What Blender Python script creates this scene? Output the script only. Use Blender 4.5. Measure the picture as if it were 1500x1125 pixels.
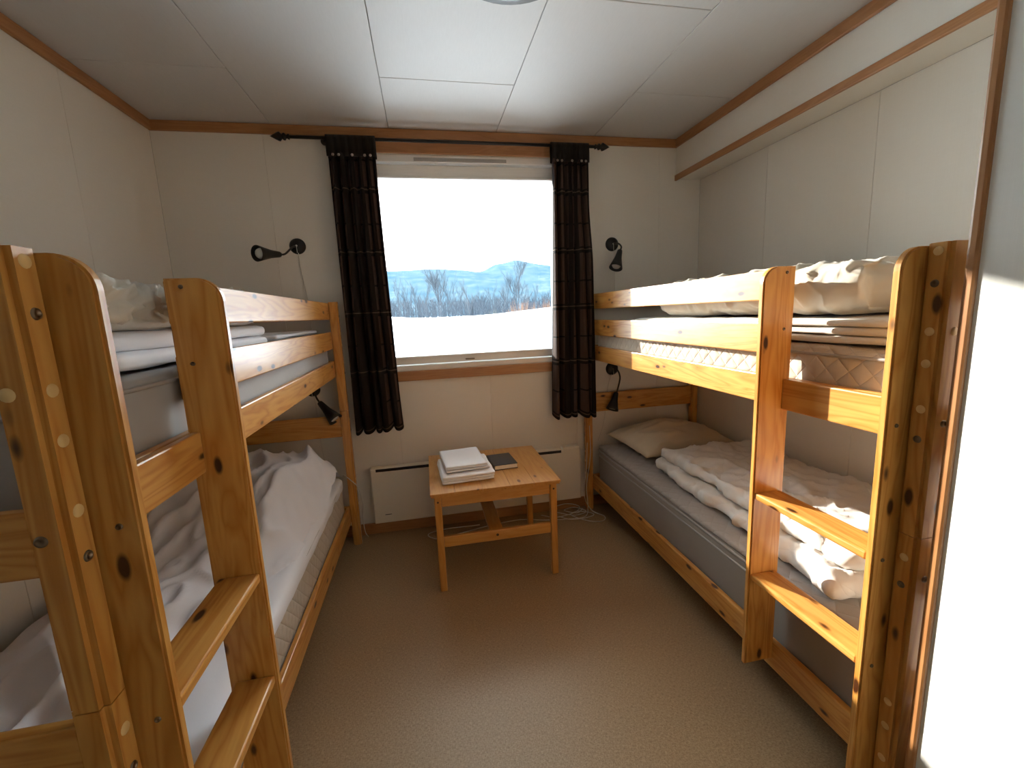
import bpy, bmesh, math, random
from mathutils import Vector, Matrix, noise
random.seed(7)
for o in list(bpy.data.objects): bpy.data.objects.remove(o)
S = bpy.context.scene
COL = S.collection

# ------------------------------------------------------------------ camera
CAM = Vector((1.3506, -2.8068, 1.3937))
yaw, pit, rol, FPX = .1922, -.1615, -.0422, 635.93
fw = Vector((math.sin(yaw)*math.cos(pit), math.cos(yaw)*math.cos(pit), math.sin(pit)))
rt = Vector((math.cos(yaw), -math.sin(yaw), 0)); up = rt.cross(fw)
r2 = math.cos(rol)*rt + math.sin(rol)*up; u2 = -math.sin(rol)*rt + math.cos(rol)*up
cd = bpy.data.cameras.new('camera'); cam = bpy.data.objects.new('camera', cd); COL.objects.link(cam)
m3 = Matrix((r2, u2, -fw)).transposed()
cam.matrix_world = Matrix.Translation(CAM) @ m3.to_4x4()
cd.sensor_width = 36; cd.lens = FPX/1500*36; cd.clip_start = .02; cd.clip_end = 9000
S.camera = cam

# ------------------------------------------------------------------ world, sun, exposure
W = bpy.data.worlds.new('sky'); S.world = W; W.use_nodes = True
nt = W.node_tree; nt.nodes.clear()
tc = nt.nodes.new('ShaderNodeTexCoord'); nz = nt.nodes.new('ShaderNodeTexNoise'); rp = nt.nodes.new('ShaderNodeValToRGB')
bg = nt.nodes.new('ShaderNodeBackground'); wo = nt.nodes.new('ShaderNodeOutputWorld')
mp = nt.nodes.new('ShaderNodeMapping'); mp.inputs['Scale'].default_value = (2.2, 2.2, 6)
nz.inputs['Scale'].default_value = 1.6; nz.inputs['Detail'].default_value = 5
rp.color_ramp.elements[0].position = .34; rp.color_ramp.elements[0].color = (.46, .71, .80, 1)
rp.color_ramp.elements[1].position = .60; rp.color_ramp.elements[1].color = (.98, .99, 1, 1)
nt.links.new(tc.outputs['Generated'], mp.inputs['Vector']); nt.links.new(mp.outputs[0], nz.inputs['Vector'])
nt.links.new(nz.outputs['Fac'], rp.inputs[0]); nt.links.new(rp.outputs[0], bg.inputs[0]); nt.links.new(bg.outputs[0], wo.inputs[0])
bg.inputs[1].default_value = 2.0
sd = bpy.data.lights.new('sun', 'SUN'); sd.energy = 2.7; sd.angle = .012; sd.color = (1, .95, .86)
sun = bpy.data.objects.new('sun', sd); COL.objects.link(sun)
sun.rotation_euler = Vector((.50, -1, -.355)).to_track_quat('-Z', 'Y').to_euler(); sun.location = (-6, 12, 6)
S.view_settings.view_transform = 'Standard'; S.view_settings.look = 'None'
S.view_settings.exposure = 2.72; S.view_settings.gamma = 1; S.view_settings.use_curve_mapping = False

# ------------------------------------------------------------------ mesh helpers
def link_mesh(name, bm, mat, parent=None, loc=(0,0,0), smooth=False, rot=(0,0,0)):
    me = bpy.data.meshes.new(name); bm.normal_update(); bm.to_mesh(me); bm.free()
    return link_me(name, me, mat, parent, loc, smooth, rot)
def link_me(name, me, mat, parent=None, loc=(0,0,0), smooth=False, rot=(0,0,0)):
    if mat and not me.materials: me.materials.append(mat)
    if smooth:
        for p in me.polygons: p.use_smooth = True
    o = bpy.data.objects.new(name, me); COL.objects.link(o)
    o.location = loc; o.rotation_euler = rot
    if parent: o.parent = parent
    return o
def tag(o, label, cat, group=None, kind=None):
    if label: o['label'] = label
    if cat: o['category'] = cat
    if group: o['group'] = group
    if kind: o['kind'] = kind
    return o
def struct(o, label=None, cat=None):
    o['kind'] = 'structure'
    if label: o['label'] = label
    if cat: o['category'] = cat
    return o
def empty(name, loc, label, cat, group=None, rz=0):
    o = bpy.data.objects.new(name, None); COL.objects.link(o); o.location = loc; o.rotation_euler = (0,0,rz)
    o.empty_display_size = .1
    return tag(o, label, cat, group)
def add_box(bm, x0,x1,y0,y1,z0,z1):
    x0,x1 = min(x0,x1),max(x0,x1); y0,y1 = min(y0,y1),max(y0,y1); z0,z1=min(z0,z1),max(z0,z1)
    v = [bm.verts.new(p) for p in ((x0,y0,z0),(x1,y0,z0),(x1,y1,z0),(x0,y1,z0),(x0,y0,z1),(x1,y0,z1),(x1,y1,z1),(x0,y1,z1))]
    for f in ((3,2,1,0),(4,5,6,7),(0,1,5,4),(1,2,6,5),(2,3,7,6),(3,0,4,7)): bm.faces.new([v[i] for i in f])
    return v
def box(x0,x1,y0,y1,z0,z1, bev=0, seg=2):
    bm = bmesh.new(); add_box(bm,x0,x1,y0,y1,z0,z1)
    if bev: bmesh.ops.bevel(bm, geom=bm.edges[:], offset=bev, segments=seg, affect='EDGES', profile=.5)
    return bm
def tube(bm, pts, rad, n=8, cap=True):
    pts = [Vector(p) for p in pts]; rings = []; last = None
    for i, p in enumerate(pts):
        t = (pts[min(i+1,len(pts)-1)] - pts[max(i-1,0)]).normalized()
        if last is None: a = t.orthogonal().normalized()
        else:
            a = last - t*last.dot(t)
            a = t.orthogonal().normalized() if a.length < 1e-5 else a.normalized()
        last = a; b = t.cross(a); r = rad[i] if isinstance(rad,(list,tuple)) else rad
        rings.append([bm.verts.new(p + r*(math.cos(2*math.pi*k/n)*a + math.sin(2*math.pi*k/n)*b)) for k in range(n)])
    for i in range(len(rings)-1):
        for k in range(n): bm.faces.new((rings[i][k], rings[i][(k+1)%n], rings[i+1][(k+1)%n], rings[i+1][k]))
    if cap: bm.faces.new(rings[0][::-1]); bm.faces.new(rings[-1])
def spline(pts, n=8):
    P = [Vector(p) for p in pts]; P = [2*P[0]-P[1]] + P + [2*P[-1]-P[-2]]; out = []
    for i in range(1, len(P)-2):
        for k in range(n):
            t = k/n; a,b,c,d = P[i-1:i+3]
            out.append(.5*(2*b + (c-a)*t + (2*a-5*b+4*c-d)*t*t + (3*b-a-3*c+d)*t**3))
    out.append(P[-2]); return out
def lathe(bm, prof, origin, axis, n=24):
    origin = Vector(origin); t = Vector(axis).normalized(); a = t.orthogonal().normalized(); b = t.cross(a); rings = []
    for r, h in prof:
        if r < 1e-6: rings.append([bm.verts.new(origin+t*h)])
        else: rings.append([bm.verts.new(origin + t*h + r*(math.cos(2*math.pi*k/n)*a+math.sin(2*math.pi*k/n)*b)) for k in range(n)])
    for A,B in zip(rings, rings[1:]):
        for k in range(n):
            k2=(k+1)%n
            if len(A)==1 and len(B)==1: continue
            if len(A)==1: bm.faces.new((A[0],B[k2],B[k]))
            elif len(B)==1: bm.faces.new((A[k],A[k2],B[0]))
            else: bm.faces.new((A[k],A[k2],B[k2],B[k]))
    bmesh.ops.recalc_face_normals(bm, faces=bm.faces[:])
def soft_box(bm, c, h, r, step, disp=None, rz=0):
    """rounded box of half sizes h round centre c, finely gridded, displaced along its normals"""
    c = Vector(c); h = Vector(h); key = {}; N = [max(3, int(2*h[i]/step)) for i in range(3)]
    R = Matrix.Rotation(rz, 3, 'Z')
    def vert(p):
        k = tuple(round(x,5) for x in p)
        if k in key: return key[k]
        q = Vector([p[i]*h[i] for i in range(3)])
        rr = [min(r, h[i]) for i in range(3)]
        inner = Vector([max(-(h[i]-rr[i]), min(h[i]-rr[i], q[i])) for i in range(3)])
        d = q-inner
        s = Vector([d[i]/rr[i] for i in range(3)])
        nrm = s.normalized() if s.length>1e-6 else Vector((0,0,1))
        m = max(abs(s[0]),abs(s[1]),abs(s[2]))
        pos = inner + Vector([nrm[i]*rr[i]*m for i in range(3)])
        if disp: pos = pos + disp(pos, nrm)
        v = bm.verts.new(c + R@pos); key[k] = v; return v
    for ax in range(3):
        a, b = [i for i in range(3) if i != ax]
        for sg in (-1, 1):
            for i in range(N[a]):
                for j in range(N[b]):
                    q = []
                    for (ii,jj) in ((i,j),(i+1,j),(i+1,j+1),(i,j+1)):
                        p=[0,0,0]; p[ax]=sg; p[a]=-1+2*ii/N[a]; p[b]=-1+2*jj/N[b]; q.append(vert(p))
                    if len(set(q))==4:
                        try: bm.faces.new(q)
                        except ValueError: pass
    bmesh.ops.recalc_face_normals(bm, faces=bm.faces[:])
def ridge(p, s, seed=0):
    v = Vector((p[0]*s[0]+seed*3.7, p[1]*s[1]-seed*1.3, p[2]*s[2]+seed*.71))
    return (1-min(1, abs(noise.noise(v))*2.2))**2
def bump(p, s, seed=0):
    return noise.noise(Vector((p[0]*s+seed*5.1, p[1]*s-seed*2.3, p[2]*s+seed*1.7)))
def sst(a,b,x):
    t = max(0,min(1,(x-a)/(b-a))); return t*t*(3-2*t)

# ------------------------------------------------------------------ materials
class N:
    def __init__(s, name):
        s.m = bpy.data.materials.new(name); s.m.use_nodes = True; s.t = s.m.node_tree; s.b = s.t.nodes['Principled BSDF']
    def n(s, typ, **kw):
        nd = s.t.nodes.new('ShaderNode'+typ)
        for k,v in kw.items():
            if k in nd.inputs: nd.inputs[k].default_value = v
            else: setattr(nd, k, v)
        return nd
    def l(s, a, b): s.t.links.new(a, b)
    def math(s, op, a, b=None, clamp=False):
        nd = s.n('Math', operation=op); nd.use_clamp = clamp
        for i,x in enumerate((a,b)):
            if x is None: continue
            if hasattr(x,'links'): s.l(x, nd.inputs[i])
            else: nd.inputs[i].default_value = x
        return nd.outputs[0]
    def mix(s, fac, a, b, blend='MIX'):
        nd = s.n('Mix', data_type='RGBA', blend_type=blend)
        for i,x in ((0,fac),(6,a),(7,b)):
            if hasattr(x,'links'): s.l(x, nd.inputs[i])
            else: nd.inputs[i].default_value = x if i==0 else (*x,1)[:4]
        return nd.outputs[2]
    def ramp(s, fac, stops):
        nd = s.n('ValToRGB'); e = nd.color_ramp.elements
        while len(e) < len(stops): e.new(.5)
        for q,(p,c) in zip(e, stops): q.position = p; q.color = (*c,1)[:4] if len(c)<4 else c
        s.l(fac, nd.inputs[0]); return nd.outputs[0]
    def coord(s, scale=(1,1,1), kind='Object', jitter=False):
        tc = s.n('TexCoord'); mp = s.n('Mapping'); mp.inputs['Scale'].default_value = scale
        if jitter:
            oi = s.n('ObjectInfo'); vm = s.n('VectorMath', operation='SCALE'); cx = s.n('CombineXYZ')
            for i,k in enumerate((7.3,4.1,9.7)): s.l(s.math('MULTIPLY', oi.outputs['Random'], k), cx.inputs[i])
            ad = s.n('VectorMath', operation='ADD'); s.l(tc.outputs[kind], ad.inputs[0]); s.l(cx.outputs[0], ad.inputs[1])
            s.l(ad.outputs[0], mp.inputs['Vector'])
        else: s.l(tc.outputs[kind], mp.inputs['Vector'])
        return mp.outputs[0]
    def noise(s, vec, scale, detail=4, rough=.5, dist=0):
        nd = s.n('TexNoise', Scale=scale, Detail=detail, Roughness=rough, Distortion=dist); s.l(vec, nd.inputs['Vector']); return nd.outputs['Fac']
    def bumpn(s, h, strength=.2, dist=.01):
        nd = s.n('Bump', Strength=strength, Distance=dist); s.l(h, nd.inputs['Height']); s.l(nd.outputs[0], s.b.inputs['Normal'])
    def done(s, color=None, rough=.6, metal=0, spec=.5):
        if color is not None:
            if hasattr(color,'links'): s.l(color, s.b.inputs['Base Color'])
            else: s.b.inputs['Base Color'].default_value = (*color,1)
        if hasattr(rough,'links'): s.l(rough, s.b.inputs['Roughness'])
        else: s.b.inputs['Roughness'].default_value = rough
        s.b.inputs['Metallic'].default_value = metal
        s.b.inputs['Specular IOR Level'].default_value = spec
        return s.m
def plain(name, c, rough=.6, metal=0, spec=.5): return N(name).done(c, rough, metal, spec)
def wood(name, axis, light=(.70,.37,.095), mid=(.49,.185,.027), dark=(.055,.016,.004), knots=.92, rough=.33):
    n = N(name)
    a = [1,1,1]; a[axis] = .09
    v = n.coord(tuple(a), jitter=True)
    w = n.noise(v, 14, 3, .5, .6)                      # broad figure
    g = n.noise(v, 130, 3, .6)                         # fine fibre
    wv = n.math('FRACT', n.math('MULTIPLY', w, 9.0))
    ring = n.math('SUBTRACT', 1.0, n.math('ABSOLUTE', n.math('SUBTRACT', n.math('MULTIPLY', wv, 2.0), 1.0)))
    col = n.mix(n.math('MULTIPLY', n.math('POWER', ring, 1.6), .85), light, mid)
    col = n.mix(n.math('MULTIPLY', g, .45), col, mid)
    b = [1,1,1]; b[axis] = .42
    kv = n.coord(tuple(b), jitter=True)
    vo = n.n('TexVoronoi', Scale=16); n.l(kv, vo.inputs['Vector'])
    sep = n.n('SeparateColor'); n.l(vo.outputs['Color'], sep.inputs[0])
    keep = n.math('LESS_THAN', sep.outputs[0], knots)
    kd = n.math('ADD', vo.outputs['Distance'], n.math('MULTIPLY', n.math('SUBTRACT', n.noise(kv, 30, 2), .5), .10))
    k = n.math('MULTIPLY', n.ramp(kd, [(.10,(1,1,1)),(.17,(0,0,0))]), keep)
    halo = n.math('MULTIPLY', n.ramp(kd, [(.12,(1,1,1)),(.38,(0,0,0))]), keep)
    col = n.mix(n.math('MULTIPLY', halo, .45), col, mid)
    col = n.mix(k, col, dark)
    n.bumpn(n.math('ADD', g, n.math('MULTIPLY', k, -1.0)), .06, .002)
    n.b.inputs['Coat Weight'].default_value = .25; n.b.inputs['Coat Roughness'].default_value = .2
    return n.done(col, rough)
PINE = [wood('pine_grain_%s'%'xyz'[i], i) for i in range(3)]
TEAK = [wood('table_pine_%s'%'xyz'[i], i, (.62,.31,.075), (.52,.22,.04), (.16,.05,.01), .12, .3) for i in range(3)]
TRIM = [wood('trim_wood_%s'%'xyz'[i], i, (.46,.22,.08), (.37,.155,.05), (.14,.05,.014), .15, .45) for i in range(3)]
def wall_mat(name, c, c2):
    n = N(name); v = n.coord((90,90,2.5)); f = n.noise(v, 2.2, 4, .6)
    v2 = n.coord((3,3,40)); f2 = n.noise(v2, 4, 3)
    col = n.mix(n.math('MULTIPLY', n.math('ADD', f, f2), .5), c, c2)
    n.bumpn(f, .12, .002); return n.done(col, .62)
WALL = wall_mat('wall_vinyl', (.83,.785,.70), (.77,.725,.64))
CLOS = wall_mat('closet_vinyl', (.84,.84,.79), (.80,.80,.75))
def ceil_mat():
    n = N('ceiling_board'); f = n.noise(n.coord((60,6,60)), 3, 3)
    n.bumpn(f, .06, .002); return n.done(n.mix(f, (.63,.615,.60), (.58,.565,.55)), .6)
CEIL = ceil_mat()
BACK = plain('wall_backing', (.36,.33,.28), .9)
def floor_mat():
    n = N('floor_vinyl'); v = n.coord(); a = n.noise(n.coord((150,45,1)), 2.2, 3, .6); b = n.noise(n.coord((45,150,1)), 2.2, 3, .6); c = n.noise(v, 1.6, 3)
    w = n.math('MULTIPLY', n.math('ADD', a, b), .5)
    col = n.ramp(w, [(.34,(.20,.12,.054)),(.5,(.35,.228,.115)),(.66,(.52,.37,.205))])
    col = n.mix(n.math('MULTIPLY', c, .25), col, (.38,.265,.15)); n.bumpn(w, .12, .002)
    return n.done(col, .5)
FLOOR = floor_mat()
def fabric(name, c, c2=None, quilt=None, weave=700, rough=.9, bs=.25):
    n = N(name); v = n.coord(); f = n.noise(v, weave, 2); g = n.noise(v, 5, 3)
    c2 = c2 or tuple(x*.86 for x in c)
    col = n.mix(g, c, c2); h = n.math('MULTIPLY', f, .12)
    if quilt:
        sp = n.n('SeparateXYZ'); n.l(v, sp.inputs[0])
        wob = n.math('MULTIPLY', n.noise(v, 9, 2), .5)
        a = n.math('ABSOLUTE', n.math('SINE', n.math('ADD', n.math('MULTIPLY', n.math('ADD', n.math('ADD', sp.outputs[0], sp.outputs[1]), sp.outputs[2]), quilt), wob)))
        b = n.math('ABSOLUTE', n.math('SINE', n.math('ADD', n.math('MULTIPLY', n.math('ADD', n.math('SUBTRACT', sp.outputs[0], sp.outputs[1]), sp.outputs[2]), quilt), wob)))
        q = n.math('POWER', n.math('MINIMUM', a, b), .5)
        h = n.math('ADD', h, q)
    n.bumpn(h, bs, .008)
    n.b.inputs['Sheen Weight'].default_value = .15
    return n.done(col, rough, spec=.2)
M_GREYQ = fabric('grey_quilt', (.40,.37,.335), (.34,.31,.28), 38, bs=.45)
M_GREY = fabric('grey_ticking', (.30,.27,.235), (.25,.22,.19))
M_BEIGEQ = fabric('beige_quilt', (.58,.51,.42), (.50,.43,.34), 48, bs=.6)
M_LGREY = fabric('light_grey_ticking', (.42,.415,.41), (.36,.355,.35))
M_DUVET = fabric('cream_duvet', (.76,.72,.64), (.68,.63,.54), bs=.15)
M_DUVET2 = fabric('white_duvet', (.76,.73,.69), (.66,.62,.56), 16, bs=.3)
M_TAN = fabric('tan_duvet', (.70,.655,.56), (.60,.545,.44))
M_SHEET = fabric('white_sheet', (.86,.86,.90), (.81,.81,.85))
M_PILLOW = fabric('pillow_ticking', (.70,.60,.44), (.60,.50,.35))
M_PIPE = fabric('piping', (.40,.38,.36))
M_TOWEL = fabric('white_linen', (.93,.93,.95), (.90,.90,.93), weave=400)
M_BLACK = plain('black_metal', (.008,.008,.009), .4)
M_STEEL = plain('bolt_steel', (.22,.17,.12), .35, 1)
M_DOWEL = plain('dowel_cap', (.82,.56,.24), .45)
M_BULB = plain('bulb_glass', (.75,.76,.70), .25)
M_HEAT = plain('heater_enamel', (.82,.76,.63), .4)
M_DARK = plain('dark_slot', (.01,.01,.011), .6)
M_CORD = plain('cord_white', (.68,.64,.56), .5)
M_WHITE = wood('window_paint', 0, (.86,.84,.80), (.80,.78,.73), (.55,.52,.46), .05, .4)
M_PAGE = plain('paper', (.82,.78,.68), .8)
M_COVER = plain('book_cover', (.018,.02,.024), .42)
M_RIM = plain('lamp_rim', (.06,.05,.045), .4, .4)
M_DOME = plain('lamp_dome', (.75,.74,.70), .3)
def glass():
    n = N('window_glass'); t = n.t; out = t.nodes['Material Output']; t.nodes.remove(n.b)
    tr = n.n('BsdfTransparent'); gl = n.n('BsdfGlossy', Roughness=.02); fr = n.n('Fresnel', IOR=1.35); mx = n.n('MixShader')
    n.l(fr.outputs[0], mx.inputs[0]); n.l(tr.outputs[0], mx.inputs[1]); n.l(gl.outputs[0], mx.inputs[2]); n.l(mx.outputs[0], out.inputs[0])
    return n.m
GLASS = glass()
def curtain_mat():
    n = N('curtain_plaid'); tc = n.n('TexCoord'); sp = n.n('SeparateXYZ'); n.l(tc.outputs['UV'], sp.inputs[0]); u,v = sp.outputs[0], sp.outputs[1]
    def band(x, freq, lo, hi, ph=0):
        f = n.math('FRACT', n.math('ADD', n.math('MULTIPLY', x, freq), ph))
        return n.math('MULTIPLY', n.math('GREATER_THAN', f, lo), n.math('LESS_THAN', f, hi))
    fine = band(u, 95, .0, .45); broad = band(u, 6, .12, .62)
    hb = n.math('ADD', band(v, 4.6, .0, .05), n.math('ADD', band(v, 4.6, .08, .11), band(v, 4.6, .5, .53)), clamp=True)
    nz = n.noise(n.coord((60,60,4)), 3, 3)
    col = n.mix(broad, (.009,.0055,.0055), (.055,.033,.026))
    col = n.mix(n.math('MULTIPLY', n.math('MULTIPLY', fine, broad), .45), col, (.15,.095,.078))
    col = n.mix(hb, col, (.009,.007,.007))
    col = n.mix(band(v, 4.6, .055, .072), col, (.12,.09,.07))
    col = n.mix(n.math('MULTIPLY', nz, .35), col, (.02,.014,.012))
    return n.done(col, .85, spec=.2)
CURT = curtain_mat()
M_HEAD = fabric('curtain_header', (.012,.009,.008), (.009,.007,.006))
def snow_mat():
    n = N('snow'); f = n.noise(n.coord(), 1.2, 5); n.bumpn(f, .2, .05); return n.done(n.mix(f, (.83,.86,.90), (.78,.82,.88)), .7)
SNOW = snow_mat()
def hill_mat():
    n = N('haze_painted_hillside'); f = n.noise(n.coord((.004,.004,.012)), 3, 6, .65)  # distance haze is painted into the blue base colour of the snowy slopes
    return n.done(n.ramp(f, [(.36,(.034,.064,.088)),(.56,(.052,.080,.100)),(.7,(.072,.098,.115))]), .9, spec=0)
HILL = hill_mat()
M_TREE = plain('birch_bark', (.012,.018,.027), .9)
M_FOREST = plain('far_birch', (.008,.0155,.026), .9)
M_BUSH = plain('willow_twigs', (.13,.060,.026), .9)
M_REED = plain('dry_grass', (.09,.082,.05), .9)

# ------------------------------------------------------------------ the room
H = 2.4777; XR = 3.2547; XS = 3.073; ZS = 2.2325; YB = -3.45; XC = 2.385; YC = -2.139
WX0, WX1, WZ0, WZ1 = 1.00, 2.285, 1.06, 2.345
def holed(bm, x0,x1,z0,z1,y0,y1):
    """box set for a sheet on the window wall, cut round the window opening"""
    if x1 <= WX0 or x0 >= WX1: add_box(bm,x0,x1,y0,y1,z0,z1); return
    if x0 < WX0: add_box(bm,x0,WX0,y0,y1,z0,z1)
    if x1 > WX1: add_box(bm,WX1,x1,y0,y1,z0,z1)
    a,b = max(x0,WX0), min(x1,WX1)
    add_box(bm,a,b,y0,y1,z0,WZ0); add_box(bm,a,b,y0,y1,WZ1,z1)
fl = struct(link_mesh('floor', box(-.1,XR+.1,YB-.1,.2,-.1,0), FLOOR))
ce = struct(link_mesh('ceiling', box(-.1,XR+.1,YB-.1,.2,H+.012,H+.12), BACK))
colx = [1.23+.63*k for k in range(-3,5)]
for k in range(len(colx)-1):
    a,b = max(0,colx[k]), min(XR,colx[k+1])
    if b-a < .02: continue
    y = -.565 if k%2 else -1.175
    cuts = [0]; 
    while y > YB: cuts.append(y); y -= 1.22
    cuts.append(YB)
    for c0,c1 in zip(cuts,cuts[1:]):
        link_mesh('ceiling_panel', box(a+.0012,b-.0012,c1+.0012,c0-.0012,H,H+.011,.0015,1), CEIL, ce)
bm = bmesh.new(); holed(bm,-.1,XR+.1,0,H+.1,.0085,.2); wb = struct(link_mesh('wall_back', bm, BACK))
sx = [0,.55,1.15,1.75,2.35,2.95,XR]
for a,b in zip(sx,sx[1:]):
    bm = bmesh.new(); holed(bm,a+.0006,b-.0006,0.001,H-.001,0,.008); link_mesh('wall_panel', bm, WALL, wb)
wl = struct(link_mesh('wall_left', box(-.12,-.0085,YB,0,0,H+.1), BACK))
wr = struct(link_mesh('wall_right', box(XR+.0085,XR+.12,YC-.1,0,0,H+.1), BACK))
y = 0; k = 0
while y > YB:
    y2 = max(YB, -.6*(k+1)); link_mesh('wall_panel', box(-.008,0,y2+.0006,y-.0006,.001,H-.001,.0012,1), WALL, wl)
    if y > YC: link_mesh('wall_panel', box(XR,XR+.008,max(y2,YC)+.0006,y-.0006,.001,ZS,.0012,1), WALL, wr)
    y = y2; k += 1
struct(link_mesh('wall_soffit', box(XS,XR-.001,YC+.001,-.001,ZS,H-.001), WALL))
struct(link_mesh('wall_closet', box(XC,XR+.1,YB,YC,0.001,H-.001), CLOS))
struct(link_mesh('wall_front', box(-.1,XC,YB-.1,YB-.001,0,H+.1), WALL))
dr = bpy.data.objects.new('added_door', None); COL.objects.link(dr); dr.location = (.62,YB,0); struct(dr,'unseen dark door added behind the camera to cut bounce light','door')  # unseen dark door, added to cut bounce light on the left bunk
link_mesh('added_door_leaf', box(-.42,.42,.002,.04,.012,2.03,.003), plain('added_door_dark',(.085,.04,.018),.45), dr)
for a in ((-.49,-.425,0,.05,.002,2.10),(.425,.49,0,.05,.002,2.10),(-.424,.424,0,.05,2.036,2.10)): link_mesh('added_door_casing', box(*a,.004), TRIM[2], dr)
bm = bmesh.new(); tube(bm,[(.36,.041,1.02),(.36,.085,1.02),(.25,.085,1.02)],.009,10); link_mesh('added_door_handle', bm, M_STEEL, dr, smooth=True)
# trims
tn = [0]
def trim(x0,x1,y0,y1,z0,z1,ax,bev=.004):
    tn[0]+=1; return struct(link_mesh('trim_%d'%tn[0], box(x0,x1,y0,y1,z0,z1,bev), TRIM[ax]))
trim(.0, XS, -.018, -.0005, H-.052, H-.0005, 0)
trim(.0005, .018, YB+.01, -.019, H-.052, H-.0005, 1)
trim(XS-.018, XS-.0005, YC+.03, -.019, H-.052, H-.0005, 1)
trim(XS-.012, XS+.004, YC+.03, -.002, ZS-.012, ZS+.024, 1)
trim(2.379, 2.42, -2.154, -2.133, .002, H-.002, 2, .006)
def base(name, *a, ax=0): return struct(link_mesh(name, box(*a,.004), TRIM[ax]))
base('baseboard_back', .0, XR, -.013, -.0005, .001, .075, ax=0)
base('baseboard_left', .0005, .013, YB+.01, -.014, .001, .075, ax=1)
base('baseboard_right', XR-.013, XR-.0005, YC+.01, -.014, .001, .075, ax=1)
base('baseboard_closet', XC-.012, XC-.0005, YB+.01, -2.16, .001, .075, ax=1)

# window
wn = bpy.data.objects.new('window_1', None); COL.objects.link(wn); wn.location = (1.64,0,WZ0); struct(wn, 'large white framed window looking out on a snowy valley', 'window')
def wpart(name, *a, bev=.003, mat=None, parent=wn):
    o = link_mesh(name, box(*a, bev) if bev else box(*a), mat or M_WHITE)
    o.parent = parent; o.matrix_parent_inverse = Matrix.Translation(-Vector(wn.location)); return o
e = .0008
for nm,a in (('frame_stile',(WX0+e,WX0+.05,.004,.17,WZ0+e,WZ1-e)),('frame_stile',(WX1-.05,WX1-e,.004,.17,WZ0+e,WZ1-e)),
             ('frame_head',(WX0+.05,WX1-.05,.004,.17,WZ1-.042,WZ1-e)),('frame_sill',(WX0+.05,WX1-.05,.004,.17,WZ0+e,WZ0+.032))): wpart(nm,*a)
sx0,sx1,sz0,sz1 = WX0+.053, WX1-.053, WZ0+.036, WZ1-.047
wpart('sash_stile', sx0,sx0+.008,.035,.10,sz0,sz1); wpart('sash_stile', sx1-.008,sx1,.035,.10,sz0,sz1)
wpart('sash_rail', sx0+.009,sx1-.009,.035,.10,sz1-.078,sz1); rail_b = wpart('sash_rail', sx0+.009,sx1-.009,.035,.10,sz0,sz0+.052)
wpart('glazing_bead', sx0+.009,sx1-.009,.028,.034,sz0+.038,sz0+.050); wpart('glazing_bead', sx0+.009,sx1-.009,.028,.034,sz1-.076,sz1-.064)
wpart('glass_pane', sx0+.004,sx1-.004,.078,.082,sz0+.04,sz1-.07, bev=0, mat=GLASS)
wpart('vent_strip', 1.36,1.92,.0,.006,WZ1-.036,WZ1-.016, mat=plain('vent_grey',(.38,.36,.33),.5), bev=.002)
wpart('latch', 1.60,1.66,.018,.034,sz0+.012,sz0+.02, mat=M_STEEL, bev=.002)
for nm,a,ax in (('casing_head',(WX0-.05,WX1+.05,-.016,-.0005,WZ1+e,WZ1+.062),0),('casing_sill',(WX0-.05,WX1+.05,-.022,-.0005,WZ0-.062,WZ0-e),0),
             ('casing_side',(WX0-.05,WX0-e,-.016,-.0005,WZ0,WZ1),2),('casing_side',(WX1+e,WX1+.05,-.016,-.0005,WZ0,WZ1),2)): wpart(nm,*a, mat=TRIM[ax])

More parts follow.
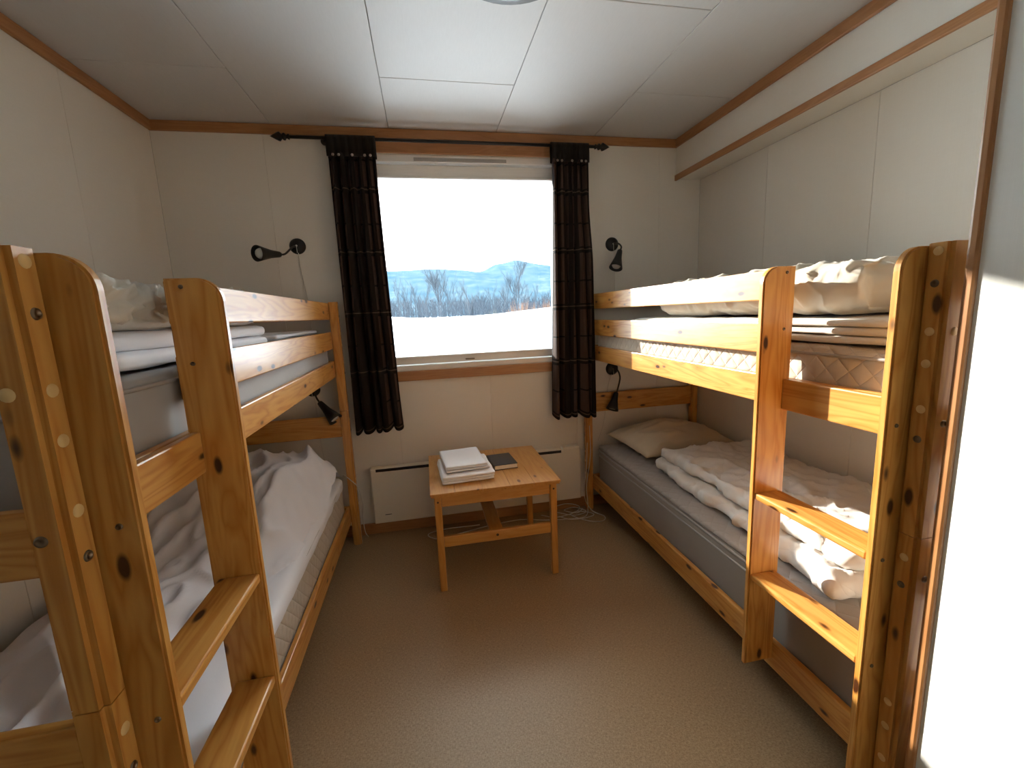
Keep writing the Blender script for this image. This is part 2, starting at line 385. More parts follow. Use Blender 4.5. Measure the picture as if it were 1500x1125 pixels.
# ------------------------------------------------------------------ bunk beds
LB = 2.085; WBED = .85
def bunk(name, x, y, sg, label):
    root = empty(name, (x,y,0), label, 'bunk bed', 'pine bunk beds')
    def post(nm,u0,u1,v0,v1,z0,z1):
        bm=box(sg*u0,sg*u1,v0,v1,z0,z1); bmesh.ops.bevel(bm,geom=[e_ for e_ in bm.edges if abs(e_.verts[0].co.z-e_.verts[1].co.z)>.1],offset=.009,segments=4,affect='EDGES'); return link_mesh(nm,bm,PINE[2],root)
    def P(nm, u0,u1,v0,v1,z0,z1, ax, bev=.004, seg=2, parent=None):
        return link_mesh(nm, box(sg*u0,sg*u1,v0,v1,z0,z1,bev,seg), PINE[ax], parent or root, smooth=False)
    zj = .8605
    capd = bmesh.new(); lathe(capd, [(0,.0012),(.0085,.0012),(.0098,-.001)], (0,0,0), (1,0,0), 14); cme = bpy.data.meshes.new('dowel_cap'); capd.to_mesh(cme); capd.free()
    bd = bmesh.new(); lathe(bd, [(0,.001),(.004,.001),(.0044,.0026),(.0072,.002),(.0085,-.001)], (0,0,0), (1,0,0), 14); bme = bpy.data.meshes.new('bolt'); bd.to_mesh(bd_me) if False else bd.to_mesh(bme); bd.free()
    for v0 in (0, LB-.048):
        for u0 in (-.049, -WBED):
            for (a,b,nm) in ((.0,zj-.001,'lower_post'),(zj+.001,1.5,'upper_post')):
                o = post(nm, u0,u0+.049,v0,v0+.048,a,b)
                if u0 > -.1:
                    for zc,kind in ((1.483,0),(1.418,1),(1.319,0),(1.251,0),(1.152,0),(1.085,1),(.805,0),(.737,1),(.424,0),(.357,0),(.265,0)):
                        if not (a < zc < b): continue
                        rot = (0,0,0 if sg>0 else math.pi)
                        link_me('bolt' if kind else 'dowel_cap', bme if kind else cme, M_STEEL if kind else M_DOWEL, o, (sg*.0002, v0+.024, zc), True, rot)
                    if v0 == 0:
                        for zc,kind in ((1.319,0),(1.123,1),(.76,1),(.2,0)):
                            if a < zc < b: link_me('bolt' if kind else 'dowel_cap', bme if kind else cme, M_STEEL if kind else M_DOWEL, o, (-sg*.031, -.0002, zc), True, (0,0,-math.pi/2))
    R0,R1 = -.071,-.0495
    P('side_rail', R0,R1,.036,LB-.036,1.065,1.16,1); P('side_rail', R0,R1,.036,LB-.036,.15,.25,1)
    P('side_rail', -WBED+.0495,-WBED+.071,.036,LB-.036,1.065,1.16,1); P('side_rail', -WBED+.0495,-WBED+.071,.036,LB-.036,.15,.25,1)
    P('guard_rail', -.066,-.0495,.4475,LB-.036,1.40,1.495,1); P('guard_rail', -.066,-.0495,.4475,LB-.036,1.23,1.33,1)
    for v0 in (.013, LB-.035):
        for z0,z1 in ((.15,.25),(.70,.83),(1.065,1.16),(1.40,1.495)):
            P('end_board', -WBED+.0495,-.0495,v0,v0+.022,z0,z1,0)
    # ladder
    for v0,zb in ((.0485,.185),(.427,.185)):
        bmm = bmesh.new(); pts = []; u0,u1,zt = (-.0545 if v0>.1 else -.048),.055,1.497; rr = .05
        pts = [(u0,zb),(u1,zb)] + [(u1-rr+rr*math.cos(t*math.pi/20), zt-rr+rr*math.sin(t*math.pi/20)) for t in range(11)] + [(u0,zt)]
        va = [bmm.verts.new((sg*p[0],v0,p[1])) for p in pts]; vb = [bmm.verts.new((sg*p[0],v0+.020,p[1])) for p in pts]
        bmm.faces.new(va); bmm.faces.new(vb[::-1])
        for i in range(len(pts)): j=(i+1)%len(pts); bmm.faces.new((va[i],vb[i],vb[j],va[j]))
        bmesh.ops.recalc_face_normals(bmm, faces=bmm.faces[:])
        ed = [e_ for e_ in bmm.edges if abs(e_.verts[0].co.y-e_.verts[1].co.y)<1e-6]
        bmesh.ops.bevel(bmm, geom=ed, offset=.004, segments=2, affect='EDGES')
        st = link_mesh('ladder_stile', bmm, PINE[2], root)
        for zc in ((.80-.012,.52-.012,1.112) if v0<.1 else (1.479,1.313)):
            bo=link_me('bolt', bme, M_STEEL, st, (sg*(.028 if v0<.1 else -.022), v0-.0002, zc), True, (0,0,-math.pi/2)); bo.scale=(1,.6,.6)
    P('ladder_board', -.048,-.028,.069,.4265,1.065,1.16,1)
    for zt in (.80,.52): P('rung', -.040,.050,.069,.4265,zt-.022,zt,1,.005)
    for zb in (.178, 1.093):
        for k in range(12): P('slat', -WBED+.0725,-.0725,.07+k*.164,.14+k*.164,zb,zb+.018,0,0)
        for u in (-WBED+.0725,-.0925): P('slat_batten', u,u+.02,.04,LB-.04,zb-.022,zb-.0005,1,0)
    return root
XLB, YLB, XRB, YRB = .8686, -2.1637, 2.389, -2.104
bunk('bunk_bed', XLB, YLB, 1, 'pine bunk bed along the left wall, nearest the camera')
bunk('bunk_bed', XRB, YRB, -1, 'sunlit pine bunk bed in the recess along the right wall')

# ------------------------------------------------------------------ mattresses
def mattress(x0,x1,y0,y1,z0,z1, mat, label, pipe=True, wob=.006, matp=None, topmat=None):
    c = ((x0+x1)/2,(y0+y1)/2); root = empty('mattress', (c[0],c[1],z0), label, 'mattress', 'bunk mattresses')
    bm = bmesh.new(); h=((x1-x0)/2,(y1-y0)/2,(z1-z0)/2)
    soft_box(bm,(0,0,h[2]),h,.03,.03,lambda p,n: n*wob*bump(p,5,z0*7) if p.z>-h[2]*.8 else Vector((0,0,0)))
    link_mesh('mattress_body', bm, mat, root, smooth=True)
    if topmat:
        b3=bmesh.new(); soft_box(b3,(0,0,2*h[2]+.007),(h[0]-.004,h[1]-.004,.016),.015,.022,lambda p,n: n*.004*bump(p,6,3)); link_mesh('quilted_top', b3, topmat, root, smooth=True)
    if pipe:
        for zz in ((h[2]*2-.012,h[2]*2-.045,.022) if topmat else (h[2]*2-.022,.022)):
            b2 = bmesh.new(); q=[]; r=.032
            for (cx,cy,a0) in ((h[0]-r,h[1]-r,0),(-h[0]+r,h[1]-r,90),(-h[0]+r,-h[1]+r,180),(h[0]-r,-h[1]+r,270)):
                for t in range(4):
                    a=math.radians(a0+t*30); q.append((cx+(r+.001)*math.cos(a),cy+(r+.001)*math.sin(a),zz))
            tube(b2,q+[q[0]],.005,6,False); link_mesh('piping', b2, matp or M_PIPE, root, smooth=True)
    return root
mattress(.085,.792,-2.105,-.125,1.1115,1.300,M_LGREY,'light grey mattress on the upper left bunk')
mattress(.085,.792,-2.105,-.125,.1965,.445,M_BEIGEQ,'quilted beige mattress under a white sheet on the lower left bunk')
mattress(2.465,3.172,-2.045,-.075,1.1115,1.262,M_BEIGEQ,'quilted beige mattress on the upper right bunk')
mattress(2.465,3.172,-2.045,-.075,.1965,.452,M_GREY,'quilted grey mattress on the lower right bunk',topmat=M_GREYQ)

# ------------------------------------------------------------------ bedding
def fold_pad(name, x0,x1,y0,y1,z0,z1,layers,mat,label,cat,seed=0,group=None):
    bm = bmesh.new(); t=(z1-z0)/layers
    for k in range(layers):
        d=[random.uniform(-.015,.012) for _ in range(4)]
        soft_box(bm,((x0+x1)/2+d[0],(y0+y1)/2+d[1],z0+t*(k+.5)),((x1-x0)/2+d[2],(y1-y0)/2+d[3],t*.5-.0005),t*.48,.025,
                 lambda p,n,k=k: n*.004*bump(p,7,seed+k)+Vector((0,0,.003*bump(p,4,seed+k*2))))
    return tag(link_mesh(name,bm,mat,None,(0,0,0),True),label,cat,group)
def duvet(x0,x1,y0,y1,z0,z1,mat,label,seed,amp=.02,r=.06,step=.014,rz=0,stretch=(5,12,9),name='duvet'):
    bm = bmesh.new(); h=((x1-x0)/2,(y1-y0)/2,(z1-z0)/2)
    def disp(p,n):
        lo = 1 if p.z > -h[2]*.6 else .15
        f = amp*(ridge(p,stretch,seed)-.45) + amp*.9*bump(p,4,seed) + amp*.35*(ridge(p,(stretch[0]*2.4,stretch[1]*2.4,stretch[2]*2.4),seed+2)-.4)
        v = n*f*lo
        if p.z < -h[2]*.6: v.z = max(v.z, 0)
        return v
    soft_box(bm,((0,0,h[2]+.001)),h,r,step,disp,rz)
    for v in bm.verts: v.co.z = max(v.co.z, .001)
    return tag(link_mesh(name,bm,mat,None,((x0+x1)/2,(y0+y1)/2,z0),True),label,'duvet')
# upper left
fold_pad('mattress_pad',.10,.765,-2.02,-.95,1.3075,1.388,2,M_SHEET,'folded white mattress pad under the duvet on the upper left bunk','bed pad',3)
duvet(.13,.752,-2.0,-1.0,1.391,1.482,M_DUVET,'crumpled cream duvet on the upper left bunk',11,.040,.045,.009,0,(8,14,30))
fold_pad('bed_sheet',.10,.77,-.90,-.16,1.3075,1.345,2,M_SHEET,'white sheet laid flat at the window end of the upper left bunk','sheet',5)
# upper right
fold_pad('mattress_pad',2.49,3.15,-2.02,-.57,1.270,1.340,3,M_DUVET,'folded cream mattress pad in layers on the upper right bunk','bed pad',8)
bm = bmesh.new(); hx,hy,hz=.30,.52,.080
def rolld(p,n):
    f=.015*(ridge(p,(6,9,11),21)-.4)+.012*bump(p,5,4)+.006*(ridge(p,(14,24,20),27)-.4)
    v=n*f
    if abs(n.y)>.6:                                    # rolled end: spiral of layers
        rr=math.hypot(p.x*.45,p.z); a=math.atan2(p.z,p.x*.45)
        v=v+Vector((0,(-1 if n.y<0 else 1)*.026*math.sin(rr*130+a+3*bump(p,6,2)),0))
    if p.z<-hz*.7: v.z=max(v.z,0)
    return v
soft_box(bm,(0,0,hz+.001),(hx,hy,hz),.07,.0095,rolld)
for v in bm.verts: v.co.z=max(v.co.z,.001)
tag(link_mesh('duvet',bm,M_TAN,None,(2.815,-1.27,1.347),True),'rolled up cream duvet in the sun on the upper right bunk','duvet')
tag(duvet(2.52,3.0,-.50,-.28,1.270,1.328,M_SHEET,'x',31,.012,.03,.014,name='sheet_bundle'),'small white sheet bundle at the window end of the upper right bunk','sheet')
# lower right: pillow and folded duvet
bm = bmesh.new(); n_=44; G={}
for s in (1,-1):
    for i in range(n_+1):
        for j in range(n_+1):
            a=-1+2*i/n_; b=-1+2*j/n_
            if s<0 and (i in (0,n_) or j in (0,n_)): G[s,i,j]=G[1,i,j]; continue
            t=((1-abs(a)**2.4)*(1-abs(b)**2.4))**.55
            pin=1-.10*(1-abs(b)**2)*abs(a)**3; pin2=1-.10*(1-abs(a)**2)*abs(b)**3
            p=Vector((a*.335*pin2 if False else a*.335*(1-.07*(1-b*b)*a*a), b*.235*(1-.09*(1-a*a)*b*b), 0))
            zz=s*t*(.105 if s>0 else .05)
            zz+=s*t*(.016*bump(p,6,3)+.026*(ridge(p,(6,11,3),5)-.4))
            G[s,i,j]=bm.verts.new((p.x,p.y,zz+.05))
for s in (1,-1):
    for i in range(n_):
        for j in range(n_):
            q=[G[s,i,j],G[s,i+1,j],G[s,i+1,j+1],G[s,i,j+1]]
            try: bm.faces.new(q if s>0 else q[::-1])
            except ValueError: pass
tag(link_mesh('pillow',bm,M_PILLOW,None,(2.875,-.30,.488),True,(math.radians(3),0,math.radians(6))),'beige pillow at the head of the lower right bunk','pillow')
bm = bmesh.new()
def dd(seed,hh):
    def f(p,n):
        v=n*(.016*(ridge(p,(7,4,6),seed)-.45)+.016*bump(p,5,seed)+.013*(ridge(p,(13,17,9),seed+1)-.4))
        if p.z<-hh*.5: v.z=max(v.z,0)
        return v
    return f
soft_box(bm,(.02,0,.036),(.315,.60,.035),.035,.013,dd(41,.035)); soft_box(bm,(.045,.02,.098),(.285,.565,.034),.034,.013,dd(47,.034),.05)
for v in bm.verts: v.co.z=max(v.co.z,.001)
tag(link_mesh('duvet',bm,M_DUVET2,None,(2.835,-1.245,.480),True,(0,0,math.radians(-3))),'white quilted duvet folded double on the lower right bunk','duvet')
# lower left: bottom sheet and the rumpled top sheet
bm = bmesh.new()
soft_box(bm,(0,0,0),(.357,.993,.045),.035,.018,lambda p,n: n*(.004+.006*bump(p,6,9)+.006*(ridge(p,(7,3,4),9)-.3)) if n.z>.3 else n*(.003+.006*bump((p.x,p.y,0),9,4)))
bmesh.ops.delete(bm, geom=[f for f in bm.faces if f.normal.z < -.5], context='FACES')
o = tag(link_mesh('bed_sheet',bm,M_SHEET,None,(.4385,-1.115,.407),True),'white fitted sheet over the mattress of the lower left bunk','sheet')
def heap(x,y):
    q=Vector((x,y,0)); w=bump(q,3,2)*.12
    far = sst(-1.30,-.55,y+w)*sst(-.10,-.30,y)
    edge = sst(.80+.02*w,.62,x+w*.4 - .06*sst(-.9,-.3,y))*sst(.07,.16,x)
    h=.235*far*edge
    tail=.075*sst(-2.0,-1.75,y)*sst(-.1,-.6,y)*sst(.66+.1*w,.50,x+.20*sst(-1.0,-1.9,y)*0)*sst(.07,.12,x)
    e=max(min(1,h/.06), min(1,tail/.03))
    d=(x*.75+y*.65)
    f=.034*(ridge((d,x*.45,0),(5.5,3,1),5)-.3)+.026*(ridge((x,y,0),(11,6,1),8)-.3)+.030*bump(q,6,6)
    return max(h,tail)+f*e
bm = bmesh.new(); nx,ny=60,150; V=[[None]*(ny+1) for _ in range(nx+1)]
for i in range(nx+1):
    for j in range(ny+1):
        x=.09+(.80-.09)*i/nx; y=-2.05+(2.05-.13)*j/ny
        hh=heap(x,y)
        V[i][j]=bm.verts.new((x,y,.4545+max(-.02,hh) if hh>.004 else .43))
for i in range(nx):
    for j in range(ny): bm.faces.new((V[i][j],V[i+1][j],V[i+1][j+1],V[i][j+1]))
bmesh.ops.delete(bm,geom=[f for f in bm.faces if all(v.co.z<.431 for v in f.verts)],context='FACES')
tag(link_mesh('top_sheet',bm,M_SHEET,None,(0,0,0),True),'rumpled white cover heaped on the lower left bunk','bedding')

# ------------------------------------------------------------------ curtains and rod
rod = empty('curtain_rod',(1.587,-.075,2.392),'black metal curtain rod with spearhead finials above the window','curtain rod')
bm=bmesh.new(); tube(bm,[(-.90,0,0),(.90,0,0)],.009,12); link_mesh('pole',bm,M_BLACK,rod,smooth=True)
for s in (-1,1):
    bm=bmesh.new(); lathe(bm,[(.009,0),(.016,.004),(.010,.012),(.010,.018),(.019,.024),(.019,.032),(.011,.038),(.024,.050),(.022,.058),(.010,.082),(0,.10)],(s*.88,0,0),(s,0,0),14); link_mesh('finial',bm,M_BLACK,rod,smooth=True)
    bm=bmesh.new(); tube(bm,[(s*.71,0,0),(s*.71,.055,0)],.006,8); lathe(bm,[(0,.072),(.022,.072),(.022,.066),(.008,.062)],(s*.71,-.018+.0,0),(0,1,0),14); link_mesh('bracket',bm,M_BLACK,rod)
def curtain(xt0,xt1,xb0,xb1,zb,nf,label,seed,hem,push=False):
    xm=(xt0+xt1)/2; root=empty('curtain',(xm,-.08,zb),label,'curtain','plaid window curtains')
    bm=bmesh.new(); uvl=bm.loops.layers.uv.new('UVMap'); nu,nv=120,50; g=[]
    for j in range(nv+1):
        t=j/nv; z=2.31+(zb-2.31)*t; row=[]
        for i in range(nu+1):
            s=i/nu; s2=s+.035*math.sin(2*math.pi*(s*2.3+seed))*t
            x=xt0+(xt1-xt0)*s2; xb=xb0+(xb1-xb0)*s2; x=x+(xb-x)*t**1.25
            ph=2*math.pi*nf*s+seed*2+.6*math.sin(3*t+seed)
            A=.016+.018*t
            yv=-.082+A*math.sin(ph)*(1+.4*math.sin(5*s+seed))+.006*math.sin(2.3*ph+1)
            x+=.010*math.cos(ph)*t
            row.append((bm.verts.new((x-xm,min(-.032,yv-(.045*sst(.5,.75,s)*sst(.15,.4,t) if push else 0))+.08,z-zb+hem*(1-s)*t*t*0+ .012*math.sin(ph)*(t**8))),(s,1-t)))
        g.append(row)
    for j in range(nv):
        for i in range(nu):
            q=[g[j][i],g[j][i+1],g[j+1][i+1],g[j+1][i]]; f=bm.faces.new([a[0] for a in q])
            for lp,a in zip(f.loops,q): lp[uvl].uv=a[1]
    o=link_mesh('cloth',bm,CURT,root,smooth=True); md=o.modifiers.new('thick','SOLIDIFY'); md.thickness=.002
    # gathered header wrapped over the rod
    bm=bmesh.new(); pr=[]
    for (y,z) in ((-.098,2.292),(-.100,2.34),(-.098,2.385),(-.090,2.404),(-.075,2.408),(-.060,2.404),(-.052,2.385),(-.050,2.34),(-.052,2.295)):
        row=[]
        for i in range(61):
            s=i/60; row.append(bm.verts.new((xt0-.004+(xt1-xt0+.008)*s-xm, y+.08+.005*math.sin(s*44+seed)*(1 if y<-.075 else -1)*(0 if z>2.39 else 1), z-zb)))
        pr.append(row)
    for a,b in zip(pr,pr[1:]):
        for i in range(60): bm.faces.new((a[i],b[i],b[i+1],a[i+1]))
    o=link_mesh('header',bm,M_HEAD,root,smooth=True); md=o.modifiers.new('thick','SOLIDIFY'); md.thickness=.002
    bm=bmesh.new(); lathe(bm,[(0,.004),(.006,.003),(.008,0),(0,-.002)],(0,0,0),(0,-1,0),10); me=bpy.data.meshes.new('button'); bm.to_mesh(me); bm.free()
    for s in (.12,.24,.52,.78,.90): link_me('button',me,plain('button_bone',(.36,.30,.26),.5) if 'button_bone' not in bpy.data.materials else bpy.data.materials['button_bone'],root,(xt0+(xt1-xt0)*s-xm,-.028,2.297-zb),True)
    return root
curtain(.895,1.150,.880,1.192,.715,5.5,'dark brown plaid curtain left of the window, flaring at the hem',.3,.02)
curtain(2.188,2.420,2.158,2.432,.70,4.5,'dark brown plaid curtain right of the window beside the sunlit bunk',1.4,.0,True)

# ------------------------------------------------------------------ wall lamps
def lamp(base,arm,h0,h1,label,cord=None):
    root=empty('wall_lamp',base,label,'wall lamp','black reading lamps'); b=Vector(base); L=lambda p: Vector(p)-b
    bm=bmesh.new(); lathe(bm,[(.0,.024),(.012,.024),(.030,.018),(.043,.010),(.045,.0005)],(0,0,0),(0,-1,0),28); link_mesh('base_plate',bm,M_BLACK,root,smooth=True)
    bm=bmesh.new(); tube(bm,spline([(0,-.02,0)]+[L(p) for p in arm]+[L(h0)]),.0055,8); link_mesh('arm',bm,plain('arm_grey',(.06,.058,.05),.35,.6) if 'arm_grey' not in bpy.data.materials else bpy.data.materials['arm_grey'],root,smooth=True)
    d=(Vector(h1)-Vector(h0)); ln=d.length
    bm=bmesh.new(); lathe(bm,[(0,-.006),(.013,-.006),(.016,.0),(.019,ln*.2),(.023,ln*.42),(.036,ln*.8),(.043,ln),(.041,ln),(.034,ln*.8),(.020,ln*.42),(0,ln*.4)],L(h0),d,24); hd=link_mesh('shade',bm,M_BLACK,root,smooth=True)
    bm=bmesh.new(); lathe(bm,[(.014,ln*.42),(.016,ln*.55),(.027,ln*.74),(.029,ln*.86),(.022,ln*.95),(0,ln*.97)],L(h0),d,20); link_mesh('bulb',bm,M_BULB,root,smooth=True)
    bm=bmesh.new(); lathe(bm,[(0,.008),(.005,.007),(.005,0)],(0,-.023,0),(0,-1,0),10); tube(bm,[(0,-.028,0),(.001,-.029,-.04)],.0016,6); link_mesh('pull_switch',bm,M_CORD,root)
    if cord:
        bm=bmesh.new(); tube(bm,spline([L(p) for p in cord]),.0022,6); link_mesh('cord',bm,M_CORD,root,smooth=True)
lamp((.665,-.0005,1.828),[(.645,-.045,1.815),(.615,-.085,1.775)],(.588,-.095,1.771),(.512,-.215,1.762),'black reading lamp turned sideways above the upper left bunk',
     [(.668,-.012,1.79),(.670,-.006,1.70),(.688,-.006,1.50),(.69,-.006,1.2)])
lamp((2.612,-.0005,1.818),[(2.628,-.06,1.815),(2.640,-.085,1.79)],(2.628,-.09,1.762),(2.580,-.13,1.652),'black reading lamp hanging down above the upper right bunk',
     [(2.622,-.012,1.78),(2.628,-.006,1.70),(2.63,-.006,1.4)])
lamp((.655,-.0005,.985),[(.672,-.05,.985),(.692,-.085,.945)],(.712,-.10,.915),(.800,-.15,.815),'black reading lamp pointing down beside the lower left bunk post',
     [(.66,-.012,.95),(.665,-.006,.85),(.672,-.006,.60),(.70,-.02,.40)])
lamp((2.608,-.0005,.985),[(2.625,-.055,.980),(2.632,-.08,.93),(2.612,-.085,.85)],(2.600,-.088,.825),(2.555,-.12,.722),'black reading lamp over the pillow of the lower right bunk',
     [(2.60,-.012,.95),(2.575,-.006,.85),(2.535,-.03,.62),(2.475,-.066,.5)])

# ------------------------------------------------------------------ heater
ht=empty('panel_heater',(1.65,-.04,.075),'cream electric panel heater on the wall behind the table','heater')
def hp(nm,x0,x1,y0,y1,z0,z1,mat,bev=.004): return link_mesh(nm,box(x0-1.65,x1-1.65,y0+.04,y1+.04,z0-.075,z1-.075,bev),mat,ht)
hp('body',.95,2.345,-.072,-.014,.095,.462,M_HEAT,.008)
hp('vent_slot',.985,2.205,-.0735,-.03,.440,.458,M_DARK,.001); hp('control_box',2.215,2.335,-.078,-.02,.448,.478,M_HEAT,.005)
hp('rating_mark',1.02,1.06,-.0728,-.0715,.150,.154,M_DARK,0)
for x in (1.15,2.1): hp('wall_bracket',x,x+.04,-.0138,-.0006,.2,.4,M_STEEL,0)
# ------------------------------------------------------------------ table
TX0,TX1,TY0,TY1,TH=1.318,1.985,-.757,-.135,.535
tb=empty('coffee_table',((TX0+TX1)/2,(TY0+TY1)/2,0),'small square pine table under the window','table'); tl=tb.location.copy()
def tp(nm,x0,x1,y0,y1,z0,z1,ax,bev=.003,parent=tb): return link_mesh(nm,box(x0-tl.x,x1-tl.x,y0-tl.y,y1-tl.y,z0,z1,bev),TEAK[ax],parent)
top=tp('tabletop',TX0+.005,TX1-.005,TY0+.005,TY1-.005,TH-.0225,TH-.012,1,.001)
xs=[TX0,1.44,1.58,1.72,1.845,TX1]
for a,b in zip(xs,xs[1:]): link_mesh('plank',box(a+.0003-tl.x,b-.0003-tl.x,TY0-tl.y,TY1-tl.y,TH-.0118,TH,.002),TEAK[1],top)
for x in (TX0+.018,TX1-.018-.036):
    for yy in (TY0+.014,TY1-.014-.036):
        bm=box(x-tl.x,x+.036-tl.x,yy-tl.y,yy+.036-tl.y,0,TH-.023,.006,3); lg=link_mesh('leg',bm,TEAK[2],tb)
        if yy<-.5:
            b2=bmesh.new(); lathe(b2,[(0,.001),(.005,.001),(.0055,-.0005)],(x+.018-tl.x,yy-tl.y,TH-.05),(0,-1,0),10); link_mesh('peg',b2,plain('peg_dark',(.05,.02,.008),.5) if 'peg_dark' not in bpy.data.materials else bpy.data.materials['peg_dark'],lg)
for yy in (TY0+.022,TY1-.042): tp('apron',TX0+.0545,TX1-.0545,yy,yy+.02,TH-.080,TH-.0235,0); 
for xx in (TX0+.026,TX1-.046): tp('apron',xx,xx+.02,TY0+.051,TY1-.051,TH-.080,TH-.0235,1)
for yy in (TY0+.022,TY1-.042):
    s_=tp('stretcher',TX0+.0545,TX1-.0545,yy,yy+.02,.238,.294,0)
    if yy<-.5:
        b2=bmesh.new(); lathe(b2,[(0,.001),(.007,.001),(.0075,-.0005)],(1.645-tl.x,yy-tl.y,.268),(0,-1,0),10); link_mesh('peg',b2,bpy.data.materials['peg_dark'],s_)
tp('cross_board',1.608,1.680,TY0+.0425,TY1-.0425,.262,.284,1)
# things on the table
def linen(x0,x1,y0,y1,z0,z1,n,label,seed,rz):
    bm=bmesh.new(); t=(z1-z0)/n; rnd=random.Random(seed)
    for k in range(n):
        a,b=rnd.uniform(-.006,.006),rnd.uniform(-.006,.006)
        soft_box(bm,(a,b,t*(k+.5)),((x1-x0)/2-abs(a),(y1-y0)/2-abs(b),t*.5-.0003),t*.49,.012,lambda p,nn,k=k: nn*.003*bump(p,14,seed+k)+Vector((0,0,.002*bump(p,9,seed))))
    return tag(link_mesh('folded_linen',bm,M_TOWEL,None,((x0+x1)/2,(y0+y1)/2,z0+.0015),True,(0,0,rz)),label,'linen','folded white linen on the table')
linen(1.375,1.655,-.655,-.325,TH,TH+.042,3,'larger folded white sheet set on the table, underneath another',3,math.radians(3))
linen(1.395,1.630,-.610,-.310,TH+.0455,TH+.080,3,'smaller folded white towel on top of the linen stack on the table',9,math.radians(5))
bk=empty('book',(1.735,-.425,TH+.0005),'small black hardcover book beside the white linen','book',rz=math.radians(4))
link_mesh('back_cover',box(-.068,.068,-.098,.098,0,.003,.001),M_COVER,bk); link_mesh('page_block',box(-.062,.065,-.095,.095,.0032,.0258,.001),M_PAGE,bk)
link_mesh('front_cover',box(-.068,.068,-.098,.098,.026,.029,.001),M_COVER,bk); link_mesh('spine',box(-.071,-.0685,-.098,.098,0,.029,.001),M_COVER,bk)

# ------------------------------------------------------------------ cords on the floor
def cord(pts,label,r=.003,name='power_cord'):  # white power cords, some running down from the reading lamps
    bm=bmesh.new(); tube(bm,spline(pts,10),r,6); return tag(link_mesh(name,bm,M_CORD,None,smooth=True),label,'cord','white cords by the wall')
cord([(2.40,-.10,.62),(2.398,-.115,.42),(2.365,-.12,.20),(2.37,-.13,.05),(2.33,-.17,.004),(2.20,-.17,.004),(2.05,-.14,.004),(1.9,-.09,.004),(1.7,-.11,.004),(1.5,-.16,.004),(1.36,-.20,.004),(1.29,-.16,.004),(1.29,-.11,.004),(1.40,-.08,.004),(1.62,-.085,.004)],'long white cord lying on the floor under the table')
cord([(2.385,-.095,.50),(2.372,-.10,.30),(2.36,-.09,.12),(2.40,-.12,.02),(2.46,-.20,.004),(2.42,-.26,.004),(2.33,-.23,.004),(2.25,-.12,.004),(2.32,-.08,.004),(2.40,-.16,.010),(2.33,-.20,.011),(2.22,-.19,.010),(2.16,-.13,.010)],'tangled white cord at the foot of the right bunk')
cord([(.805,-.136,.47),(.845,-.136,.43),(.880,-.130,.38),(.890,-.110,.31),(.896,-.10,.24),(.885,-.09,.16),(.885,-.06,.05),(.90,-.05,.006)],'white cord hanging down the post of the left bunk')
cord([(2.36,-.05,.004),(2.30,-.10,.004),(2.22,-.06,.014),(2.30,-.045,.02),(2.36,-.12,.016),(2.27,-.15,.014),(2.18,-.09,.014),(2.12,-.05,.03),(2.24,-.035,.05),(2.33,-.06,.03),(2.28,-.12,.022),(2.14,-.14,.012),(2.05,-.07,.006)],'coiled white cord bunched against the skirting behind the table')

# ------------------------------------------------------------------ ceiling light
cl=empty('ceiling_light',(1.69,-1.372,H),'round ceiling lamp with a dark rim','ceiling lamp')
bm=bmesh.new(); lathe(bm,[(.16,-.001),(.205,-.001),(.208,-.02),(.200,-.045),(.150,-.052),(.140,-.04)],(0,0,0),(0,0,1),40); link_mesh('rim',bm,M_RIM,cl,smooth=True)
bm=bmesh.new(); lathe(bm,[(.145,-.045),(.13,-.056),(.08,-.064),(.04,-.067),(0,-.068)],(0,0,0),(0,0,1),40); link_mesh('diffuser',bm,M_DOME,cl,smooth=True)

# ------------------------------------------------------------------ outside: snow, trees, hills
bm=bmesh.new(); nx,ny=70,60; g=[]
for j in range(ny+1):
    y=.45+12*(j/ny)**1.3; row=[]
    for i in range(nx+1):
        x=-8+20*i/nx; xr=(x-1.35)/(y+2.8)*7.8
        crest=1.455+.075*math.cos((xr-3.1)*1.15)+.03*sst(0.0,-1.2,xr)+.05*bump((x*.2,y*.2,0),1,3)-.03
        z=.35+(crest-.35)*sst(.2,5.2,y)-(1.3*sst(5.2,12,y)); row.append(bm.verts.new((x,y,z+.015*bump((x,y,0),1.1,1))))
    g.append(row)
for a,b in zip(g,g[1:]):
    for i in range(nx): bm.faces.new((a[i],a[i+1],b[i+1],b[i]))
struct(link_mesh('snow_bank',bm,SNOW,smooth=True),'smooth snow bank outside the window','snow')
bm=bmesh.new(); v=[bm.verts.new(p) for p in ((-2500,12,-.6),(2500,12,-.6),(2500,3300,-.6),(-2500,3300,-.6))]; bm.faces.new(v); struct(link_mesh('snow_field',bm,SNOW),'flat snowy valley floor far outside','snow')
def ridge_line(name,Y,pts,label,depth=900):
    bm=bmesh.new(); rows=[]; x0,x1=pts[0][0],pts[-1][0]; n=140
    for j,(t,k) in enumerate(((0,0),(.15,.32),(.35,.62),(.6,.86),(1,1),(1.5,.7))):
        row=[]
        for i in range(n+1):
            x=x0+(x1-x0)*i/n; zz=0
            for (a,ha),(b,hb) in zip(pts,pts[1:]):
                if a<=x<=b: u=sst(a,b,x); zz=ha+(hb-ha)*u
            zz+=9*bump((x*.004,Y*.001,0),1,5)
            row.append(bm.verts.new((x,Y-depth*(1-t),-1+zz*k+ (14*bump((x*.006,j*.7,0),1,8) if 0<j<4 else 0))))
        rows.append(row)
    for a,b in zip(rows,rows[1:]):
        for i in range(n): bm.faces.new((a[i],a[i+1],b[i+1],b[i]))
    return struct(link_mesh(name,bm,HILL,smooth=True),label,'mountain')
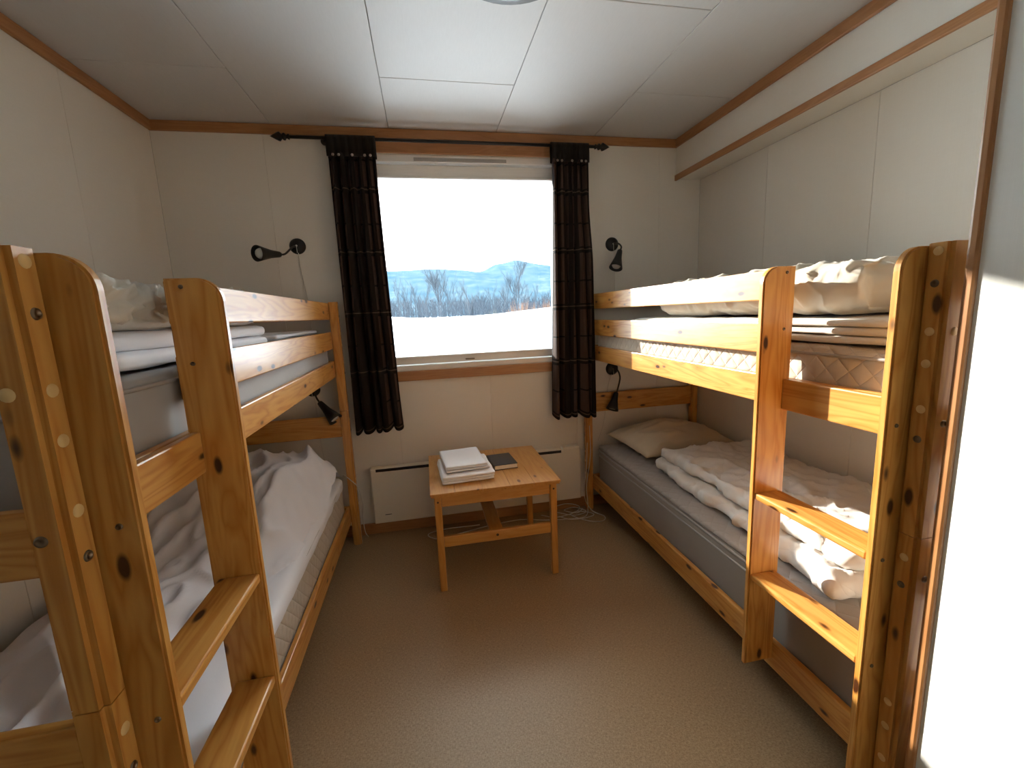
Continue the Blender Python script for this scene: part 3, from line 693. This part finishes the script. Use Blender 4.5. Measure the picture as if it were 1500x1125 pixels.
def at(px,py,Y):
    d=fw+(px-750)/FPX*r2-(py-562.5)/FPX*u2; t=(Y-CAM.y)/d.y; return CAM+d*t
HL=[(px,at(px,py,3200)) for px,py in ((380,404),(470,399),(560,396),(600,395),(640,393.5),(675,395),(702,398),(730,387),(757,380.5),(785,385),(808,393),(850,399),(930,396),(1000,402))]
ridge_line('mountain',3200,[(p.x,p.z) for _,p in HL],'snowy mountain ridge beyond the valley with blue haze painted in')
def tree(bm,base,h,rad,seed,lev=4,nb=5,sides=4,spread=.55):
    rnd=random.Random(seed)
    def br(p,d,l,r,k):
        q=p+d*l; tube(bm,[p,(p+q)/2+Vector((rnd.uniform(-1,1),rnd.uniform(-1,1),0))*l*.04,q],[r,r*.8,r*.55],sides,False)
        if k==0: return
        for _ in range(nb if k>1 else nb-1):
            t=rnd.uniform(.35,1); o=p+d*l*t; a=rnd.uniform(0,6.283)
            nd=(d+spread*Vector((math.cos(a),math.sin(a),rnd.uniform(.0,.5)))).normalized(); br(o,nd,l*rnd.uniform(.42,.62),r*.5,k-1)
    br(Vector(base),Vector((rnd.uniform(-.03,.03),0,1)).normalized(),h*.55,rad,lev)
def gp(px,Y): p=at(px,456,Y); return (p.x,Y,-.6)
for px,py,Y,sd_,lab in ((645,374,42,3,'tall bare birch left of centre in the window view'),(757,372,46,8,'tall bare birch in front of the rounded mountain')):
    bm=bmesh.new(); tree(bm,(0,0,0),(at(px,py,Y).z+.6)*1.05,.085,sd_,4,6,3,.42); tag(link_mesh('birch_tree',bm,M_TREE,None,gp(px,Y)),lab,'tree','bare birches outside')
ORD='first second third fourth fifth sixth seventh eighth ninth tenth eleventh twelfth thirteenth fourteenth'.split()
protos=[]
for k in range(3):
    bm=bmesh.new(); tree(bm,(0,0,0),7.0,.05,20+k,3,6,3,.36); me=bpy.data.meshes.new('slender_birch'); bm.to_mesh(me); bm.free(); protos.append(me)
for k,(px,Y,s) in enumerate(((584,60,1.05),(600,52,.95),(612,66,1.1),(625,58,1.0),(660,55,1.05),(672,63,1.0),(688,57,.95),(705,66,.9),(722,60,.95),(735,54,.85),(745,62,1.05),(772,58,1.0),(785,64,.9),(800,60,.8))):
    o=tag(link_me('slender_birch',protos[k%3],M_TREE,None,gp(px,Y),False,(0,0,k*1.3)),'slender bare birch, %s from the left in the thin row beyond the snow bank'%ORD[k],'tree','slender birches beyond the snow bank'); o.scale=(s,s,s)
bm=bmesh.new(); rnd=random.Random(4)
for k in range(650):
    Y=rnd.uniform(75,170); p=gp(rnd.uniform(480,880),Y); h=rnd.uniform(5.6,7.6)*Y/120
    tube(bm,[p,(p[0],Y,p[2]+h)],[.10*Y/100,.015],3,False)
    for q in range(7):
        t=rnd.uniform(.15,.8); a=rnd.uniform(0,6.28); l=h*rnd.uniform(.2,.38); b0=Vector((p[0],Y,p[2]+h*t)); tube(bm,[b0,b0+Vector((math.cos(a)*l*.55,math.sin(a)*l*.55,l*.8))],[.07*Y/100,.02],3,False)
tag(link_mesh('forest',bm,M_FOREST),'blue grey leafless forest band in the valley','forest',kind='stuff')
def shrub(px,Y,h,w,mat,seed,label,n=260):
    bm=bmesh.new(); rnd=random.Random(seed)
    for k in range(n):
        a=rnd.uniform(0,6.28); r=w*math.sqrt(rnd.random()); b0=Vector((math.cos(a)*r*.35,math.sin(a)*r*.35,0)); l=h*rnd.uniform(.6,1)*(1-.4*(r/w)**2)
        tube(bm,[b0,b0+Vector((math.cos(a)*r*.6,math.sin(a)*r*.6,l*.6)),b0+Vector((math.cos(a)*r,math.sin(a)*r,l))],[.016,.012,.004],3,False)
    return tag(link_mesh('shrub',bm,mat,None,gp(px,Y)),label,'shrub','shrubs beyond the snow bank')
shrub(764,26,3.1,1.5,M_BUSH,1,'reddish brown bare shrub behind the snow bank on the right')
shrub(800,30,3.1,.75,M_BUSH,2,'smaller rust coloured shrub rightmost behind the snow bank')
shrub(722,24,2.35,1.1,M_REED,3,'pale dry shrub in the middle behind the snow bank')
